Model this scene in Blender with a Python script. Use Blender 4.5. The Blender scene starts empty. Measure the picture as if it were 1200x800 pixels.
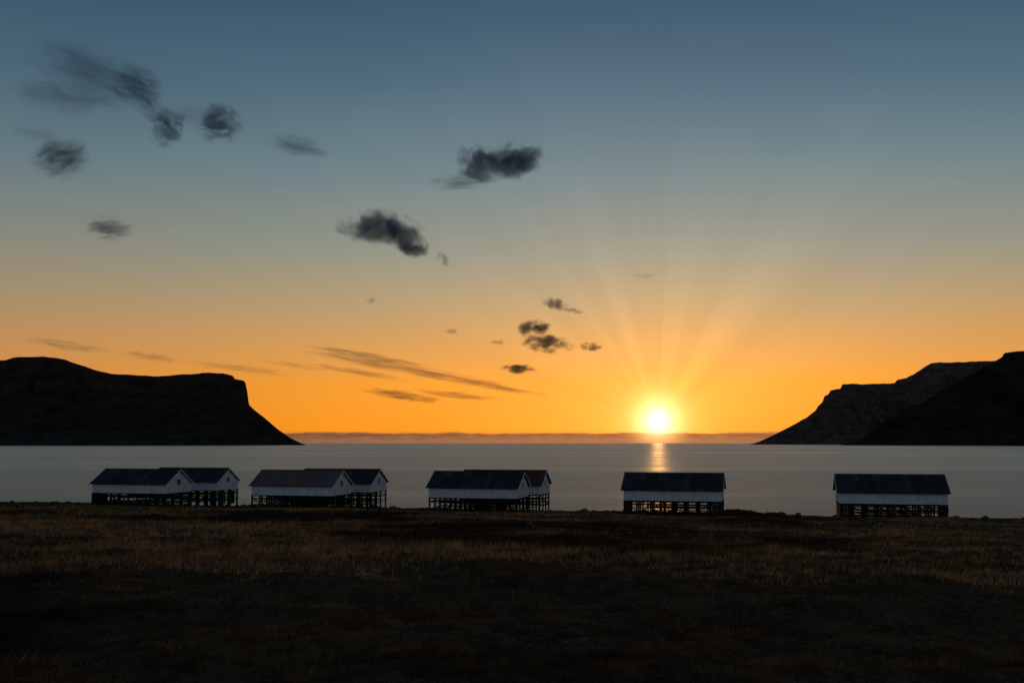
import bpy, math, random
import numpy as np
from mathutils import Vector, noise as mnoise
random.seed(4); rng=np.random.default_rng(7)
sc=bpy.context.scene
sc.view_settings.view_transform='Standard'; sc.view_settings.look='None'
sc.view_settings.exposure=0; sc.view_settings.gamma=1

H=13.5; F=1166.7; PITCH=math.atan(119/F)
def ray(px,py):
    a=(px-600)/F; b=(400-py)/F
    return Vector((a, math.cos(PITCH)-b*math.sin(PITCH), math.sin(PITCH)+b*math.cos(PITCH)))
def at_depth(px,py,D):
    r=ray(px,py); return Vector((0,0,H))+r*(D/r.y)
def lin(r,g,b):
    f=lambda c:(c/255/12.92) if c<10.3 else ((c/255+.055)/1.055)**2.4
    return (f(r),f(g),f(b),1)

# ---------------------------------------------------------------- camera
cam=bpy.data.cameras.new('camera'); co=bpy.data.objects.new('camera',cam)
sc.collection.objects.link(co); sc.camera=co
cam.lens=35; cam.sensor_width=36; cam.clip_start=.1; cam.clip_end=600000
co.location=(0,0,H); co.rotation_euler=(math.pi/2+PITCH,0,0)

# ---------------------------------------------------------------- node helpers
class NT:
    def __init__(s,t): s.t=t; s.t.nodes.clear()
    def n(s,typ,**kw):
        nd=s.t.nodes.new(typ)
        for k,v in kw.items(): setattr(nd,k,v)
        return nd
    def link(s,a,b): s.t.links.new(a,b)
    def put(s,sock,v):
        if hasattr(v,'is_output'): s.link(v,sock)
        else:
            if sock.type=='VECTOR' and len(v)==4: v=v[:3]
            if sock.type=='RGBA' and len(v)==3: v=(*v,1)
            sock.default_value=v
    def m(s,op,a,b=None,c=None,clamp=False):
        nd=s.n('ShaderNodeMath',operation=op); nd.use_clamp=clamp
        s.put(nd.inputs[0],a)
        if b is not None: s.put(nd.inputs[1],b)
        if c is not None: s.put(nd.inputs[2],c)
        return nd.outputs[0]
    def v(s,op,a,b=None,out=0):
        nd=s.n('ShaderNodeVectorMath',operation=op); s.put(nd.inputs[0],a)
        if b is not None: s.put(nd.inputs[1],b)
        return nd.outputs[out]
    def scale(s,a,f):
        nd=s.n('ShaderNodeVectorMath',operation='SCALE'); s.put(nd.inputs[0],a); s.put(nd.inputs[3],f); return nd.outputs[0]
    def ramp(s,f,pts,interp='LINEAR'):
        nd=s.n('ShaderNodeValToRGB'); r=nd.color_ramp; r.interpolation=interp
        while len(r.elements)<len(pts): r.elements.new(.5)
        for e,(p,c) in zip(r.elements,pts): e.position=p; e.color=c if len(c)==4 else (*c,1)
        s.put(nd.inputs[0],f); return nd.outputs[0]
    def mix(s,f,a,b,blend='MIX'):
        nd=s.n('ShaderNodeMix',data_type='RGBA',blend_type=blend)
        s.put(nd.inputs[0],f); s.put(nd.inputs[6],a); s.put(nd.inputs[7],b); return nd.outputs[2]
    def rng(s,x,a,b,c=0,d=1,smooth=True):
        nd=s.n('ShaderNodeMapRange',interpolation_type='SMOOTHSTEP' if smooth else 'LINEAR')
        for i,v in enumerate((x,a,b,c,d)): s.put(nd.inputs[i],v)
        return nd.outputs[0]
    def noise(s,vec,scale,detail=4,rough=.5,dist=0,out=0):
        nd=s.n('ShaderNodeTexNoise'); s.put(nd.inputs['Vector'],vec)
        nd.inputs['Scale'].default_value=scale; nd.inputs['Detail'].default_value=detail
        nd.inputs['Roughness'].default_value=rough; nd.inputs['Distortion'].default_value=dist
        return nd.outputs[out]
def mat(name):
    m=bpy.data.materials.new(name); m.use_nodes=True; return m,NT(m.node_tree)

# ---------------------------------------------------------------- world
SUN=ray(771,493).normalized()
sun_az=math.atan2(SUN.x,SUN.y); sun_el=math.asin(SUN.z)
w=bpy.data.worlds.new('World'); sc.world=w; w.use_nodes=True; N=NT(w.node_tree)
try: w.cycles.sampling_method='MANUAL'; w.cycles.sample_map_resolution=1024
except Exception as ex: print(ex)
tc=N.n('ShaderNodeTexCoord'); D=N.v('NORMALIZE',tc.outputs['Generated'])
sep=N.n('ShaderNodeSeparateXYZ'); N.link(D,sep.inputs[0]); dx,dy,dz=sep.outputs
el=N.m('MULTIPLY',N.m('ARCSINE',dz),57.2958)
elp=N.m('MAXIMUM',el,0.0)
# faint large-scale unevenness of the haze layers
hn=N.noise(N.v('MULTIPLY',D,(1.6,1.6,5)),1.6,3,.5)
elw=N.m('MAXIMUM',N.m('ADD',elp,N.m('MULTIPLY',N.m('SUBTRACT',hn,.5),N.m('MULTIPLY',elp,.14))),0.0)
t=N.m('SQRT',N.m('DIVIDE',elw,90.0))
warm=N.ramp(t,[(0,lin(232,132,30)),(.1,lin(250,149,30)),(.194,lin(240,152,46)),(.254,lin(208,152,88)),
  (.30,lin(174,152,116)),(.343,lin(144,146,132)),(.412,lin(103,129,137)),(.471,lin(71,104,124)),
  (.516,lin(50,84,108)),(.7,lin(38,66,92)),(1,lin(32,52,78))])
cool=N.ramp(t,[(0,lin(116,110,112)),(.15,lin(136,128,126)),(.3,lin(122,132,142)),(.45,lin(86,106,128)),
  (.7,lin(54,74,102)),(1,lin(34,50,76))])
hd=N.v('NORMALIZE',N.v('MULTIPLY',D,(1,1,0)))
cosaz=N.v('DOT_PRODUCT',hd,(math.sin(sun_az),math.cos(sun_az),0),out=1)
azd=N.m('MULTIPLY',N.m('ARCCOSINE',N.m('MINIMUM',cosaz,.99999)),57.2958)
col=N.mix(N.rng(azd,16,110),warm,cool)
dark=N.rng(azd,4,42,1.0,.80)
dark=N.m('ADD',dark,N.rng(azd,60,120,0,.22))
col=N.scale(col,dark)
# angle from the sun
vd=N.v('SUBTRACT',D,tuple(SUN)); ang=N.m('MULTIPLY',N.v('LENGTH',vd,out=1),57.2958)
R=Vector((math.cos(sun_az),-math.sin(sun_az),0)); U=R.cross(SUN).normalized()
pa=N.v('DOT_PRODUCT',vd,tuple(R),out=1); pb=N.v('DOT_PRODUCT',vd,tuple(U),out=1)
phi=N.m('ARCTAN2',pa,pb)
cx=N.n('ShaderNodeCombineXYZ'); N.link(phi,cx.inputs[0]); cx.inputs[1].default_value=3.7
rn=N.noise(cx.outputs[0],3.9,2.0,.55)
rays=N.m('MULTIPLY',N.m('SUBTRACT',rn,.5),N.m('MULTIPLY',N.m('EXPONENT',N.m('DIVIDE',ang,-7.0)),N.rng(ang,.8,3)))
rays=N.m('MULTIPLY',rays,N.rng(N.m('ABSOLUTE',phi),.5,1.5,1,.3))
col=N.scale(col,N.m('ADD',1.0,N.m('MULTIPLY',rays,1.35)))
def glow(width,amp,c):
    return N.scale(N.scale(c,amp),N.m('EXPONENT',N.m('DIVIDE',ang,-width)))
for wd,am,c in ((.52,5,(1,.80,.42)),(3.0,.42,(1,.60,.12)),(8,.09,(1,.74,.42))):
    col=N.v('ADD',col,glow(wd,am,c))
# low bank of cloud far out on the sea horizon
hb=N.noise(N.v('MULTIPLY',D,(1,1,3)),26,5,.6)
hb2=N.noise(N.v('MULTIPLY',D,(1,1,9)),60,4,.6)
top=N.m('ADD',.42,N.m('MULTIPLY',hb,.34))
bank=N.rng(N.m('SUBTRACT',top,el),-.07,.09)
bank=N.m('MULTIPLY',bank,N.rng(ang,.5,2.4,.45,.95))
bc=N.mix(N.rng(el,.08,.5),lin(128,96,78),lin(84,66,62)); bc=N.mix(N.rng(hb2,.4,.7,0,.45),bc,lin(170,118,72))
bcol=N.scale(bc,dark)
col=N.mix(bank,col,bcol)
sky=N.n('ShaderNodeTexSky',sky_type='NISHITA'); sky.sun_disc=False
sky.sun_elevation=sun_el; sky.sun_rotation=sun_az; sky.altitude=10; sky.dust_density=1.5
skyc=N.scale(sky.outputs[0],.012)
col=N.v('ADD',col,skyc)
bg=N.n('ShaderNodeBackground'); N.link(col,bg.inputs[0]); bg.inputs[1].default_value=1
out=N.n('ShaderNodeOutputWorld'); N.link(bg.outputs[0],out.inputs[0])

# sun lamp
sl=bpy.data.lights.new('sun','SUN'); sl.energy=.13; sl.angle=math.radians(.5); sl.color=(1,.55,.22)
so=bpy.data.objects.new('sun',sl); sc.collection.objects.link(so)
so.rotation_euler=SUN.to_track_quat('Z','Y').to_euler(); so.location=(0,0,60)

# ---------------------------------------------------------------- mesh helpers
def link(o): sc.collection.objects.link(o); return o
def grid_mesh(name,X,Y,Z,m,smooth=True):
    ny,nx=X.shape
    me=bpy.data.meshes.new(name)
    co_=np.stack([X,Y,Z],-1).reshape(-1,3).astype(np.float32)
    i=np.arange(ny*nx).reshape(ny,nx)
    f=np.stack([i[:-1,:-1],i[:-1,1:],i[1:,1:],i[1:,:-1]],-1).reshape(-1,4)
    me.vertices.add(len(co_)); me.vertices.foreach_set('co',co_.ravel())
    me.loops.add(f.size); me.loops.foreach_set('vertex_index',f.ravel().astype(np.int32))
    me.polygons.add(len(f)); me.polygons.foreach_set('loop_start',np.arange(0,f.size,4,dtype=np.int32))
    me.update(calc_edges=True)
    me.polygons.foreach_set('use_smooth',np.full(len(f),smooth)); me.materials.append(m)
    return link(bpy.data.objects.new(name,me))
def hash2(i,j,s):
    n=(i.astype(np.int64)*374761393+j.astype(np.int64)*668265263+s*982451653)&0x7fffffff
    n=((n^(n>>13))*1274126177)&0x7fffffff
    return ((n^(n>>16))&0xffff)/65535.0
def vn(x,y,s=0):
    xi=np.floor(x);yi=np.floor(y);fx=x-xi;fy=y-yi
    fx=fx*fx*(3-2*fx);fy=fy*fy*(3-2*fy)
    a=hash2(xi,yi,s);b=hash2(xi+1,yi,s);c=hash2(xi,yi+1,s);d=hash2(xi+1,yi+1,s)
    return (a*(1-fx)+b*fx)*(1-fy)+(c*(1-fx)+d*fx)*fy-.5
def fbm(x,y,s=0,o=4):
    r=0;a=1
    for k in range(o): r=r+a*vn(x*2**k,y*2**k,s+k*17); a*=.5
    return r

# ---------------------------------------------------------------- ground
CA,SA=.9686,.2487      # row axis = (CA,-SA), inland->sea normal = (SA,CA)
def gz(x,y):
    q=SA*x+CA*y
    z=H-1.75-.0562*np.maximum(q,-25)
    z=z+.55*fbm(x/22,y/22,3,2)*np.clip(q/40,.2,1)*np.clip((150-q)/60,.6,1)+.30*fbm(x/2.1,y/2.1,9,5)*np.clip(1.3-q/160,.5,1)
    z=z+.7*np.exp(-((x-28.5)**2+((y-127)*.8)**2)/9.0)
    qe=146+3*fbm(x/14,y/14,5,3)
    z=np.where(q>qe,z-(q-qe)*.33,z)
    return np.maximum(z,-4)
tt=np.linspace(-1,1,461); xs=3000*np.sinh(6.4*tt)/np.sinh(6.4)
ys=np.concatenate([-np.geomspace(500,5,24)[:-1],np.arange(-5,30,.2),np.arange(30,172,.5),172+np.geomspace(1,1100,40)])
X,Y=np.meshgrid(xs,ys); Z=gz(X,Y)
gm,G=mat('heath_ground')
geo=G.n('ShaderNodeNewGeometry'); P=geo.outputs['Position']
n1=G.noise(P,.06,5,.65); n2=G.noise(P,.9,6,.65); n3=G.noise(P,7,5,.7)
c=G.ramp(n2,[(.3,(.022,.017,.012)),(.5,(.085,.054,.030)),(.7,(.22,.125,.062))])
c2=G.ramp(n3,[(.3,(.016,.013,.010)),(.55,(.10,.068,.040)),(.75,(.36,.24,.14))])
c=G.mix(.5,c,c2)
c=G.mix(G.rng(n1,.44,.56),G.scale(c,.35),c)
b=G.n('ShaderNodeBump'); b.inputs['Strength'].default_value=1; b.inputs['Distance'].default_value=.15
G.link(G.m('ADD',n3,G.m('MULTIPLY',n2,2.0)),b.inputs['Height'])
bs=G.n('ShaderNodeBsdfPrincipled'); G.link(c,bs.inputs['Base Color']); bs.inputs['Roughness'].default_value=1
bs.inputs['Specular IOR Level'].default_value=.0
G.link(b.outputs[0],bs.inputs['Normal']); o=G.n('ShaderNodeOutputMaterial'); G.link(bs.outputs[0],o.inputs[0])
grid_mesh('ground',X,Y,Z,gm)

# ---------------------------------------------------------------- grass (one mesh)
def tri_mesh(name,V,m):
    me=bpy.data.meshes.new(name); n=len(V)
    me.vertices.add(n); me.vertices.foreach_set('co',V.astype(np.float32).ravel())
    me.loops.add(n); me.loops.foreach_set('vertex_index',np.arange(n,dtype=np.int32))
    me.polygons.add(n//3); me.polygons.foreach_set('loop_start',np.arange(0,n,3,dtype=np.int32))
    me.update(calc_edges=True); me.materials.append(m)
    return link(bpy.data.objects.new(name,me))
def scatter(name,NTF,rmin,rmax,nb,hmin,hmax,bias,seed,m,spread,wid):
    r=np.exp(rng.uniform(np.log(rmin),np.log(rmax),NTF)); th=rng.uniform(-.85,.85,NTF)
    tx=r*np.sin(th); ty=r*np.cos(th); q=SA*tx+CA*ty
    dens=fbm(tx/16,ty/16,seed,3)+.5*fbm(tx/2.5,ty/2.5,seed+10,2)
    keep=(q<144)&(dens+bias(q)>rng.uniform(-.25,.35,NTF))
    tx,ty,r,q,dens=[a[keep] for a in (tx,ty,r,q,dens)]
    n=len(tx)
    sp=np.repeat(spread+.0022*r,nb)
    bx=np.repeat(tx,nb)+rng.normal(0,1,n*nb)*sp; by=np.repeat(ty,nb)+rng.normal(0,1,n*nb)*sp
    rr=np.repeat(r,nb); hh=rng.uniform(hmin,hmax,n*nb)*np.repeat(.75+np.clip(dens,-.3,.8)*1.0+.25*np.clip((q-14)/30,-.4,1),nb)
    ww=wid*(.003+.00055*rr); a=rng.uniform(0,math.pi,n*nb); bz=gz(bx,by)-.02
    lean=rng.normal(0,.35,(n*nb,2))*hh[:,None]+np.array([.18,-.05])*hh[:,None]
    v0=np.stack([bx-np.cos(a)*ww,by-np.sin(a)*ww*.3,bz],-1); v1=np.stack([bx+np.cos(a)*ww,by+np.sin(a)*ww*.3,bz],-1)
    v2=np.stack([bx+lean[:,0],by+lean[:,1],bz+hh],-1)
    tri_mesh(name,np.stack([v0,v1,v2],1).reshape(-1,3),m)
def grassmat(name,ca,cb,cc):
    gr,G=mat(name); geo=G.n('ShaderNodeNewGeometry'); P=geo.outputs['Position']
    n1=G.noise(P,.06,5,.65); n2=G.noise(P,1.7,3,.6); n3=G.noise(P,.16,3,.6)
    c=G.mix(G.rng(n1,.44,.57),ca,cb); c=G.mix(G.rng(n3,.52,.66,0,.7),c,cc); c=G.mix(G.rng(n2,.35,.7),G.scale(c,.3),c)
    d=G.n('ShaderNodeBsdfDiffuse'); G.link(c,d.inputs[0]); tr=G.n('ShaderNodeBsdfTranslucent'); G.link(c,tr.inputs[0])
    mx=G.n('ShaderNodeMixShader'); mx.inputs[0].default_value=.45; G.link(d.outputs[0],mx.inputs[1]); G.link(tr.outputs[0],mx.inputs[2])
    o=G.n('ShaderNodeOutputMaterial'); G.link(mx.outputs[0],o.inputs[0]); return gr
scatter('grass',60000,9,150,6,.08,.28,lambda q:.4*np.clip((q-15)/20,-1,1),21,grassmat('dry_grass',(.07,.046,.024,1),(.46,.28,.13,1),(.34,.14,.07,1)),.05,1)
scatter('heather',34000,3.5,60,7,.04,.14,lambda q:.25-.3*np.clip((q-20)/30,0,1),61,grassmat('heather_sprigs',(.04,.031,.021,1),(.15,.10,.055,1),(.13,.066,.04,1)),.06,1.5)

# ---------------------------------------------------------------- sea
sm,G=mat('sea_water'); geo=G.n('ShaderNodeNewGeometry'); P=geo.outputs['Position']
na=G.noise(G.v('MULTIPLY',P,(.35,1,1)),.02,5,.6); nb_=G.noise(G.v('MULTIPLY',P,(.5,1,1)),.5,3,.6)
nc=G.noise(G.v('MULTIPLY',P,(.12,1,1)),.004,5,.6)
gl_=G.n('ShaderNodeBsdfGlossy'); gl_.distribution='GGX'; gl_.inputs['Color'].default_value=(1,.86,.66,1)
G.link(G.rng(nc,.35,.65,.38,.50),gl_.inputs['Roughness'])
b=G.n('ShaderNodeBump'); b.inputs['Strength'].default_value=.45; b.inputs['Distance'].default_value=1
G.link(G.m('ADD',G.m('MULTIPLY',na,4.0),G.m('MULTIPLY',nb_,.5)),b.inputs['Height']); G.link(b.outputs[0],gl_.inputs['Normal'])
df=G.n('ShaderNodeBsdfDiffuse'); df.inputs[0].default_value=(.02,.035,.045,1)
fr=G.n('ShaderNodeFresnel'); fr.inputs[0].default_value=1.33
mx=G.n('ShaderNodeMixShader'); G.link(fr.outputs[0],mx.inputs[0]); G.link(df.outputs[0],mx.inputs[1]); G.link(gl_.outputs[0],mx.inputs[2])
o=G.n('ShaderNodeOutputMaterial'); G.link(mx.outputs[0],o.inputs[0])
S=300000
X,Y=np.meshgrid(np.array([-S,-30000,-3000,0,3000,30000,S],float),np.array([-3000,100,1000,5000,30000,S],float))
grid_mesh('sea',X,Y,X*0,sm,False)

# ---------------------------------------------------------------- mountains
def mountain(name,prof,D,colr,slope,seed,cliff=.62,side=1):
    pts=[at_depth(px,py,D) for px,py in prof]
    px=np.array([p.x for p in pts]); pz=np.array([p.z for p in pts])
    x=np.linspace(px[0],px[-1],1300); Pz=np.maximum(np.interp(x,px,pz),0)
    k=np.array([1,2,1])/4; Pz=np.convolve(np.pad(Pz,1,'edge'),k,'valid')
    Pz=Pz*(1+.018*fbm(x/120,x*0+seed,seed,4))
    s=np.concatenate([np.linspace(0,.74,36)[:-1],np.linspace(.74,1,34)])
    ss,xx=np.meshgrid(s,x,indexing='ij'); PP=np.broadcast_to(Pz,ss.shape)
    gul=np.abs(fbm(xx/170+ss*.5,ss*1.2,seed+4,4))*2; gul2=fbm(xx/45,ss*3,seed+8,4)
    Fz=np.where(ss<.78,cliff*(ss/.78)**1.25,0)
    u=np.clip((ss-.78)/.22,0,1); st=u*3; step=(np.floor(st)+np.clip((st-np.floor(st))*1.9,0,1)**1.3)/3
    Fz=np.where(ss>=.78,cliff+(1-cliff)*np.clip(step,0,1),Fz)
    hz=PP*Fz*(1-.16*gul*np.sin(np.pi*np.clip(ss,0,1)))+PP*.02*gul2*np.sin(np.pi*ss)
    yc=D; yy=yc-(1-ss)*(PP*slope+20)+np.sin(np.pi*ss)*(gul*.32*PP+gul2*18)
    # the plateau runs back diagonally, away from the fjord mouth
    rows=[(.6,1.0),(2.0,.98),(4,.7),(6,0)]
    Yb=[yc+kk*400*np.minimum(Pz/200,1) for kk,_ in rows]; Zb=[Pz*f for _,f in rows]
    Xb=[x+side*.6*(yb-yc) for yb in Yb]
    XX=np.vstack([xx]+Xb); YY=np.vstack([yy]+Yb); ZZ=np.vstack([hz]+Zb)-1.0
    m,G=mat(name+'_rock'); geo=G.n('ShaderNodeNewGeometry'); P=geo.outputs['Position']
    a=G.noise(G.v('MULTIPLY',P,(1,1,4)),.006,8,.65); bb=G.noise(P,.03,6,.7)
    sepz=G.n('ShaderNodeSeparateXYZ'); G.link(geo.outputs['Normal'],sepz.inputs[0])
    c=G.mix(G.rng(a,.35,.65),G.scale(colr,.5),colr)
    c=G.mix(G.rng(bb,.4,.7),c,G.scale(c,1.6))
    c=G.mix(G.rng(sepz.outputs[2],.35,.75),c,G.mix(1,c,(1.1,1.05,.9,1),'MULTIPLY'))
    bs=G.n('ShaderNodeBsdfPrincipled'); G.link(c,bs.inputs['Base Color']); bs.inputs['Roughness'].default_value=1
    bs.inputs['Specular IOR Level'].default_value=0.02
    b=G.n('ShaderNodeBump'); b.inputs['Strength'].default_value=.6; b.inputs['Distance'].default_value=25
    G.link(bb,b.inputs['Height']); G.link(b.outputs[0],bs.inputs['Normal'])
    o=G.n('ShaderNodeOutputMaterial'); G.link(bs.outputs[0],o.inputs[0])
    return grid_mesh(name,XX,YY,ZZ,m,False)
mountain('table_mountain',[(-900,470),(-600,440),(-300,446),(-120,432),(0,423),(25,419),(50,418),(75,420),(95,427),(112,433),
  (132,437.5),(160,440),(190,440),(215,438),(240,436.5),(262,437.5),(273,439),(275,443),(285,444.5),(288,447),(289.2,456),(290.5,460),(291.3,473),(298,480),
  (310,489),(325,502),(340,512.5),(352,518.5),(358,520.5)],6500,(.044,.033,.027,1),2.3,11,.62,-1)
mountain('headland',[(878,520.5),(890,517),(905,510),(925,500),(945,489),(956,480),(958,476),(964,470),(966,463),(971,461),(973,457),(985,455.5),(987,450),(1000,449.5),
  (1025,449),(1048,448.5),(1052,445),(1062,443),(1066,440),(1078,434),(1086,429),(1092,425.5),(1105,424.5),(1160,423),(1260,416),(1400,430),(1800,470)],9500,(.105,.07,.06,1),1.3,23)  # lighter mauve rock colour has the distance haze painted in
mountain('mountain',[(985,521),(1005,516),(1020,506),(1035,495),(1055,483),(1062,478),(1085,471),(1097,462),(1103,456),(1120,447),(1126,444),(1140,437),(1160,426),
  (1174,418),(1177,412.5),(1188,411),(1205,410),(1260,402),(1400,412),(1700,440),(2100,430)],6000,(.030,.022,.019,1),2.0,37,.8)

# ---------------------------------------------------------------- sheds
def boxes_mesh(name,boxes,m,parent):
    vs=[];fs=[]
    for bx in boxes:
        k=len(vs)
        if len(bx)==6:
            x0,x1,y0,y1,z0,z1=bx
            vs+=[(x0,y0,z0),(x1,y0,z0),(x1,y1,z0),(x0,y1,z0),(x0,y0,z1),(x1,y0,z1),(x1,y1,z1),(x0,y1,z1)]
        else:
            vs+=bx[0]
        fs+=[(k,k+3,k+2,k+1),(k+4,k+5,k+6,k+7),(k,k+1,k+5,k+4),(k+1,k+2,k+6,k+5),(k+2,k+3,k+7,k+6),(k+3,k,k+4,k+7)]
    me=bpy.data.meshes.new(name); me.from_pydata(vs,[],fs); me.update(); me.materials.append(m)
    ob=link(bpy.data.objects.new(name,me)); ob.parent=parent; return ob
def beam(p,q,t):
    p=Vector(p);q=Vector(q); d=(q-p).normalized()
    s=d.cross(Vector((0,1,0)));
    if s.length<.1: s=d.cross(Vector((1,0,0)))
    s.normalize(); u=s.cross(d)
    s*=t;u*=t*.6
    return ([tuple(p-s-u),tuple(p+s-u),tuple(p+s+u),tuple(p-s+u),tuple(q-s-u),tuple(q+s-u),tuple(q+s+u),tuple(q-s+u)],)
wm,G=mat('white_boards'); tcn=G.n('ShaderNodeTexCoord'); P=tcn.outputs['Object']
a=G.noise(G.v('MULTIPLY',P,(6,6,.6)),1.2,5,.65); bnoise=G.noise(P,.7,4,.6)
c=G.mix(G.rng(a,.42,.78),(.66,.68,.65,1),(.34,.33,.30,1)); c=G.mix(G.rng(bnoise,.45,.75,0,.6),c,(.40,.39,.36,1))
bs=G.n('ShaderNodeBsdfPrincipled'); G.link(c,bs.inputs['Base Color']); bs.inputs['Roughness'].default_value=.75
o=G.n('ShaderNodeOutputMaterial'); G.link(bs.outputs[0],o.inputs[0])
tm,G=mat('weathered_timber'); tcn=G.n('ShaderNodeTexCoord')
a=G.noise(tcn.outputs['Object'],2.5,5,.7); c=G.ramp(a,[(.3,(.012,.010,.008)),(.7,(.04,.033,.028))])
bs=G.n('ShaderNodeBsdfPrincipled'); G.link(c,bs.inputs['Base Color']); bs.inputs['Roughness'].default_value=.95; bs.inputs['Specular IOR Level'].default_value=.1
o=G.n('ShaderNodeOutputMaterial'); G.link(bs.outputs[0],o.inputs[0])
gl,G=mat('window_glass'); bs=G.n('ShaderNodeBsdfPrincipled'); bs.inputs['Base Color'].default_value=(.012,.014,.018,1); bs.inputs['Roughness'].default_value=.15
o=G.n('ShaderNodeOutputMaterial'); G.link(bs.outputs[0],o.inputs[0])
def roofmat(name,c1,c2,thr):
    m,G=mat(name); tcn=G.n('ShaderNodeTexCoord'); P=tcn.outputs['Object']
    sp=G.n('ShaderNodeSeparateXYZ'); G.link(P,sp.inputs[0])
    cell=G.m('FLOOR',G.m('DIVIDE',sp.outputs[0],.78)); side=G.m('FLOOR',G.m('DIVIDE',sp.outputs[1],1.75))
    cb=G.n('ShaderNodeCombineXYZ'); G.link(cell,cb.inputs[0]); G.link(side,cb.inputs[1])
    wn=G.n('ShaderNodeTexWhiteNoise'); G.link(cb.outputs[0],wn.inputs[0])
    st=G.noise(G.v('MULTIPLY',P,(5,.7,1)),1,5,.65)
    f=G.rng(G.m('ADD',wn.outputs[0],G.m('MULTIPLY',G.m('SUBTRACT',st,.5),1.2)),thr-.1,thr+.1)
    c=G.mix(f,c1,c2); c=G.mix(G.rng(st,.35,.7,0,.5),c,G.scale(c,.5))
    c=G.scale(c,G.m('ADD',.75,G.m('MULTIPLY',wn.outputs[0],.5)))
    bs=G.n('ShaderNodeBsdfPrincipled'); G.link(c,bs.inputs['Base Color']); bs.inputs['Roughness'].default_value=.85
    bs.inputs['Metallic'].default_value=.0; bs.inputs['Specular IOR Level'].default_value=.08
    o=G.n('ShaderNodeOutputMaterial'); G.link(bs.outputs[0],o.inputs[0]); return m
rf_dark=roofmat('dark_corrugated_iron',(.038,.041,.042,1),(.062,.055,.050,1),.7)
rf_rust=roofmat('rusty_corrugated_iron',(.13,.13,.13,1),(.20,.07,.05,1),.5)
rf_brown=roofmat('brown_corrugated_iron',(.10,.05,.038,1),(.055,.04,.038,1),.6)
L=11.4; W=6.2; ZW=1.62; ZE=2.86; RISE=1.95
def shed(q,t,rm,ends,seed):
    """t: metres along the row from the reference point, q: metres behind the row's front line"""
    rd=random.Random(seed)
    x=13.2+CA*t+SA*q; y=120-SA*t+CA*q
    e=link(bpy.data.objects.new('fish_drying_shed',None)); e.empty_display_size=1
    z0=H-8.38-.012*q
    e.location=(x,y,z0); e.rotation_euler=(0,0,-math.atan2(SA,CA)+rd.uniform(-.006,.006))
    low=-1.2-.05*q
    # posts
    B=[]; nx=9; ysr=[.12,W*.34,W*.66,W-.12]
    for j,yy in enumerate(ysr):
        for i in range(nx):
            xx=.12+(L-.24)*i/(nx-1)+rd.uniform(-.05,.05); h=.085
            B.append((xx-h,xx+h,yy-h,yy+h,low,ZW-.16))
    boxes_mesh('posts',B,tm,e)
    B=[]
    for j,yy in enumerate(ysr):
        s=.09
        for zz in (-.05,.42,.88,1.22):
            if rd.random()<.14: continue
            a0=0 if rd.random()<.7 else L*rd.choice([.12,.25]); a1=L if rd.random()<.7 else L*rd.choice([.62,.75,.88])
            dz=rd.uniform(-.05,.05)
            B.append(beam((a0,yy-s-.05,zz+rd.uniform(-.03,.03)),(a1,yy-s-.05,zz+dz),.055))
        for i in range(nx-1):
            if rd.random()<.38:
                x0=.12+(L-.24)*i/(nx-1); x1=.12+(L-.24)*(i+1)/(nx-1)
                za,zb=(-.1,1.35) if rd.random()<.5 else (1.35,-.1)
                B.append(beam((x0,yy+.13,za),(x1,yy+.13,zb),.045))
    for i in range(nx):
        xx=.12+(L-.24)*i/(nx-1)+.14
        for zz in (.2,1.05): B.append((xx-.04,xx+.04,.0,W,zz-.05,zz+.05))
    boxes_mesh('rails',B,tm,e)
    # floor frame
    B=[(-.02,L+.02,yy-.1,yy+.1,ZW-.158,ZW-.004) for yy in ysr]
    boxes_mesh('floor_beams',B,tm,e)
    B=[]
    if ends&1:
        for k in range(5): B.append((.02+k*.2,.02+k*.2+.185,-.03,.02,-.5,ZW-.17))
        for k in range(14):
            if rd.random()<.8: B.append((-.03,.02,.05+k*.43,.05+k*.43+.36,-.5,ZW-.17))
    if ends&2:
        for k in range(5): B.append((L-1.02+k*.2,L-1.02+k*.2+.185,-.03,.02,-.5,ZW-.17))
        for k in range(14):
            if rd.random()<.8: B.append((L-.02,L+.03,.05+k*.43,.05+k*.43+.36,-.5,ZW-.17))
    if B: boxes_mesh('skirt_boards',B,tm,e)
    # body: pentagonal prism
    zr=ZE+RISE*(W/2)/(W/2+.3); ze=ZE+.02
    vs=[]
    for xx in (0,L): vs+=[(xx,0,ZW),(xx,W,ZW),(xx,W,ze+.1),(xx,W/2,zr-.02),(xx,0,ze+.1)]
    fs=[(4,3,2,1,0),(5,6,7,8,9),(0,1,6,5),(1,2,7,6),(2,3,8,7),(3,4,9,8),(4,0,5,9)]
    me=bpy.data.meshes.new('walls'); me.from_pydata(vs,[],fs); me.update(); me.materials.append(wm)
    ob=link(bpy.data.objects.new('walls',me)); ob.parent=e
    B=[]; k=.3
    xx=k
    while xx<L-.1:
        B.append((xx-.025,xx+.025,-.028,.0,ZW+.003,ze+.03)); B.append((xx-.025,xx+.025,W,W+.028,ZW+.003,ze+.03)); xx+=.57
    yy=.3
    while yy<W-.1:
        zt=ze+(zr-ze)*(1-abs(yy-W/2)/(W/2))-.03
        B.append((L,L+.028,yy-.025,yy+.025,ZW+.003,zt)); B.append((-.028,0,yy-.025,yy+.025,ZW+.003,zt)); yy+=.57
    boxes_mesh('battens',B,wm,e)
    # gable windows
    Fm=[];Gl=[]
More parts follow.
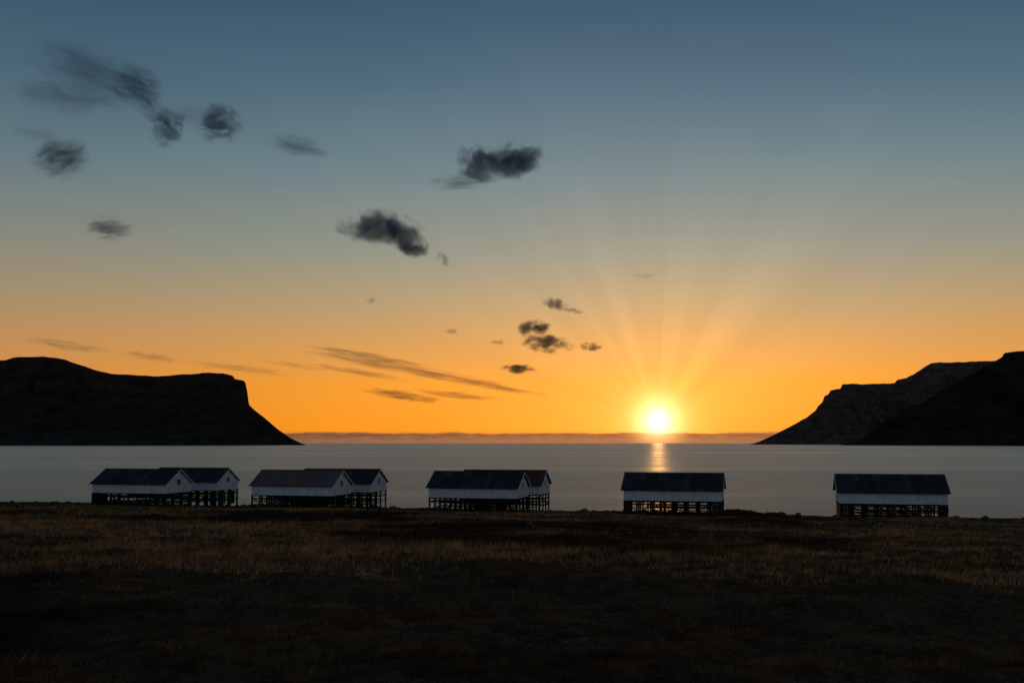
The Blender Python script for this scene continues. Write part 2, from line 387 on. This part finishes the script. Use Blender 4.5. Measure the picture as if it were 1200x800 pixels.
    for sgn,x0 in ((1,L),(-1,0)):
        a,bb=(x0+.03,x0+.075) if sgn>0 else (x0-.075,x0-.03)
        yc=W/2; zc=ZE+.25
        Fm+=[(a,bb,yc-.50,yc-.42,zc-.42,zc+.42),(a,bb,yc+.42,yc+.50,zc-.42,zc+.42),(a,bb,yc-.418,yc+.418,zc+.34,zc+.42),(a,bb,yc-.418,yc+.418,zc-.42,zc-.34)]
        g0,g1=(x0+.031,x0+.045) if sgn>0 else (x0-.045,x0-.031)
        Gl.append((g0,g1,yc-.418,yc+.418,zc-.338,zc+.338))
    boxes_mesh('window_frame',Fm,wm,e); boxes_mesh('window_glass',Gl,gl,e)
    # corrugated roof
    OV=.28; oy=.3; pitch=.26; nseg=int((L+2*OV)/pitch*6); xs_=np.linspace(-OV,L+OV,nseg+1)
    vs=[];fs=[]
    prof=[(-oy,ZE-.02),(W/2,ZE+RISE),(W+oy,ZE-.02)]
    for th in (0,-.05):
        for (yy,zz) in prof:
            for xv in xs_:
                vs.append((xv,yy,zz+.028*math.sin(xv/pitch*2*math.pi)+th))
    n=nseg+1
    for i in range(nseg):
        for r_ in range(2):
            a=r_*n+i; fs.append((a,a+1,a+1+n,a+n)); bq=(r_+3)*n+i; fs.append((bq,bq+n,bq+n+1,bq+1))
        fs.append((i,3*n+i,3*n+i+1,i+1)); fs.append((2*n+i,2*n+i+1,5*n+i+1,5*n+i))
    for i in (0,nseg):
        for r_ in range(2):
            a=r_*n+i; fs.append((a,a+n,a+n+3*n,a+3*n))
    me=bpy.data.meshes.new('roof'); me.from_pydata(vs,[],fs); me.update(); me.materials.append(rm)
    ob=link(bpy.data.objects.new('roof',me)); ob.parent=e
    # ridge cap + barge boards
    B=[(-OV-.02,L+OV+.02,W/2-.12,W/2+.12,ZE+RISE+.0,ZE+RISE+.06)]
    boxes_mesh('ridge_cap',B,rm,e)
    B=[]
    for xv in (-OV-.03,L+OV+.03):
        for y0,y1 in ((-oy,W/2),(W+oy,W/2)):
            z0_,z1_=ZE-.11,ZE+RISE-.09
            B.append(([(xv-.02,y0,z0_-.09),(xv+.02,y0,z0_-.09),(xv+.02,y1,z1_-.09),(xv-.02,y1,z1_-.09),
                       (xv-.02,y0,z0_+.06),(xv+.02,y0,z0_+.06),(xv+.02,y1,z1_+.06),(xv-.02,y1,z1_+.06)],))
    boxes_mesh('barge_boards',B,wm,e)
ST=24.55
shed(0,.1,rf_dark,3,1)
shed(0,.1+ST,rf_dark,3,2)
shed(0,.1-ST,rf_dark,0,3)
shed(0,.1-2*ST,rf_rust,0,4)
shed(0,.1-3*ST+.3,rf_dark,1,5)
shed(13.0,.1-ST,rf_brown,0,6)
shed(13.0,.1-2*ST,rf_dark,0,7)
shed(13.0,.1-3*ST+.3,rf_dark,2,8)

# ---------------------------------------------------------------- shore rocks (one mesh)
rk,G=mat('shore_rock'); bs=G.n('ShaderNodeBsdfPrincipled'); geo=G.n('ShaderNodeNewGeometry')
a=G.noise(geo.outputs['Position'],2,5,.7); G.link(G.ramp(a,[(.3,(.02,.018,.016)),(.7,(.08,.07,.06))]),bs.inputs['Base Color']); bs.inputs['Roughness'].default_value=.9
o=G.n('ShaderNodeOutputMaterial'); G.link(bs.outputs[0],o.inputs[0])
import bmesh
bm=bmesh.new(); bmesh.ops.create_icosphere(bm,subdivisions=2,radius=1); bv=np.array([v.co[:] for v in bm.verts]); bf=[tuple(v.index for v in f.verts) for f in bm.faces]; bm.free()
vs=[];fs=[]
for i in range(420):
    t_=random.uniform(-160,110); qq=144+abs(random.gauss(0,3.0)) if i%3 else random.uniform(60,142)
    x=13.2+CA*t_+SA*(qq-119.5); y=120-SA*t_+CA*(qq-119.5); s=random.uniform(.15,.5)*(1 if i%3 else .6)
    z=float(gz(np.array([x]),np.array([y]))[0])
    sx,sy,sz=s*random.uniform(.8,1.6),s*random.uniform(.8,1.4),s*random.uniform(.5,.9)
    k=len(vs)
    for v in bv:
        f=1+.35*mnoise.noise(Vector(v)*1.7+Vector((i*3.1,0,0)))
        vs.append((x+v[0]*sx*f,y+v[1]*sy*f,z+v[2]*sz*f+.02))
    fs+=[tuple(a+k for a in f) for f in bf]
me=bpy.data.meshes.new('shore_rocks'); me.from_pydata(vs,[],fs); me.update(); me.materials.append(rk)
link(bpy.data.objects.new('shore_rocks',me))

# ---------------------------------------------------------------- clouds: real volumes at ~1.5 km altitude
def cloud(px,py,rx,ry,tau,angdeg=0,kind=0,idx=[0]):
    """kind 0 = small cumulus fragment, 1 = cirrus streak, 2 = soft wind-drawn wisp"""
    idx[0]+=1; cirrus=kind==1
    d=ray(px,py).normalized(); elv=math.asin(d.z)
    dist=(1500 if not cirrus else 2200)/math.sin(elv)
    c=Vector((0,0,H))+d*dist; sc_=dist/F*math.cos(math.atan(math.hypot(px-600,py-400)/F))
    ax=rx*sc_*1.25; az=ry*sc_*1.35; ay=min(ax,az*2.2)
    bm=bmesh.new(); bmesh.ops.create_icosphere(bm,subdivisions=3,radius=1)
    me=bpy.data.meshes.new('cloud'); bm.to_mesh(me); bm.free()
    ob=link(bpy.data.objects.new('cirrus_cloud' if cirrus else 'cloud',me))
    ob.location=c; ob.scale=(ax,ay,az); ob.rotation_mode='XYZ'
    az_=math.atan2(d.x,d.y)
    ob.rotation_euler=(0,math.radians(angdeg),-az_)
    m,G=mat('cloud_vapour'); me.materials.append(m)
    tcn=G.n('ShaderNodeTexCoord'); P=tcn.outputs['Object']
    rad=G.v('LENGTH',P,out=1)
    asp=ax/az
    st={0:(min(asp,2.2),1,1.3),1:(2.5,1,2.5),2:(1.2,1,2.4)}[kind]
    Pn=G.v('ADD',G.v('MULTIPLY',P,st),(idx[0]*5.3,idx[0]*2.1,0))
    n_=G.noise(Pn,{0:1.05,1:1.3,2:1.25}[kind],4.5,.6,{0:.5,1:.35,2:.9}[kind])
    k=G.m('ADD',G.m('SUBTRACT',1.0,G.m('POWER',rad,1.5)),G.m('MULTIPLY',G.m('SUBTRACT',n_,.53),{0:3.8,1:3.0,2:4.4}[kind]))
    lo,hi={0:(.05,.95),1:(.12,.95),2:(.0,1.4)}[kind]
    dn=G.rng(k,lo,hi)
    dn=G.m('MULTIPLY',dn,G.rng(rad,.6,1.0,1,0))
    dn=G.m('MULTIPLY',dn,tau*1.0/ay)
    # scattering + absorption add up to a neutral extinction, so the vapour does not tint what is behind it
    S3=(.085,.115,.20); T=.62
    sca=G.n('ShaderNodeVolumeScatter'); sca.inputs[0].default_value=(*S3,1)
    G.link(dn,sca.inputs['Density'])
    ab=G.n('ShaderNodeVolumeAbsorption'); ab.inputs[0].default_value=tuple(v/T for v in S3)+(1,)
    G.link(G.m('MULTIPLY',dn,T),ab.inputs['Density'])
    ad=G.n('ShaderNodeAddShader'); G.link(sca.outputs[0],ad.inputs[0]); G.link(ab.outputs[0],ad.inputs[1])
    o=G.n('ShaderNodeOutputMaterial'); G.link(ad.outputs[0],o.inputs['Volume'])
for a in [(112,88,78,24,1.7,14,2),(158,100,32,24,2.2,20,2),(75,116,58,17,1.2,4,2),(178,128,40,12,.9,35,2),(197,149,20,24,2.6,25,2),
  (258,144,27,23,3.0,0,2),(232,136,44,10,.8,5,2),(72,184,32,25,2.8,-15,2),(42,158,26,9,.6,0,2),(349,171,36,12,1.4,10,2),(127,267,28,13,2.6,0,2),
  (601,188,34,21,3.8,-8),(560,192,27,20,3.2,20),(541,212,38,9,2.0,-5,2),(444,266,48,18,3.8,2),(470,276,30,14,2.6,22),(484,290,20,12,3.2,14),(520,304,10,6,.8,40),
  (627,385,20,10,4,-5),(642,403,29,10,4,3),(650,356,15,7,2.2,10),(671,364,14,3.5,1,12),(693,406,14,5,2.2,0),(608,432,22,5.5,3.6,0),
  (584,401,12,3,.8,0),(529,388,8,3.5,.8,0),(757,323,15,4,.5,0,2),(435,352,6,3.5,.7,0)]:
    cloud(*a)
for a in [(450,427,100,6,1.1,9),(440,418,66,4,.9,10),(530,443,90,5.5,1.0,9),(470,463,50,6,1.5,8),(535,463,55,4,1.1,6),(420,436,64,4,.8,9),(590,455,60,4,.8,10),
  (400,412,50,3,.6,8),(80,405,50,6,.6,6),(178,418,38,5,.6,8),(285,432,66,5,.5,6),(345,428,44,3.5,.4,8)]:
    cloud(*a,kind=1)
print('done',len(bpy.data.objects))
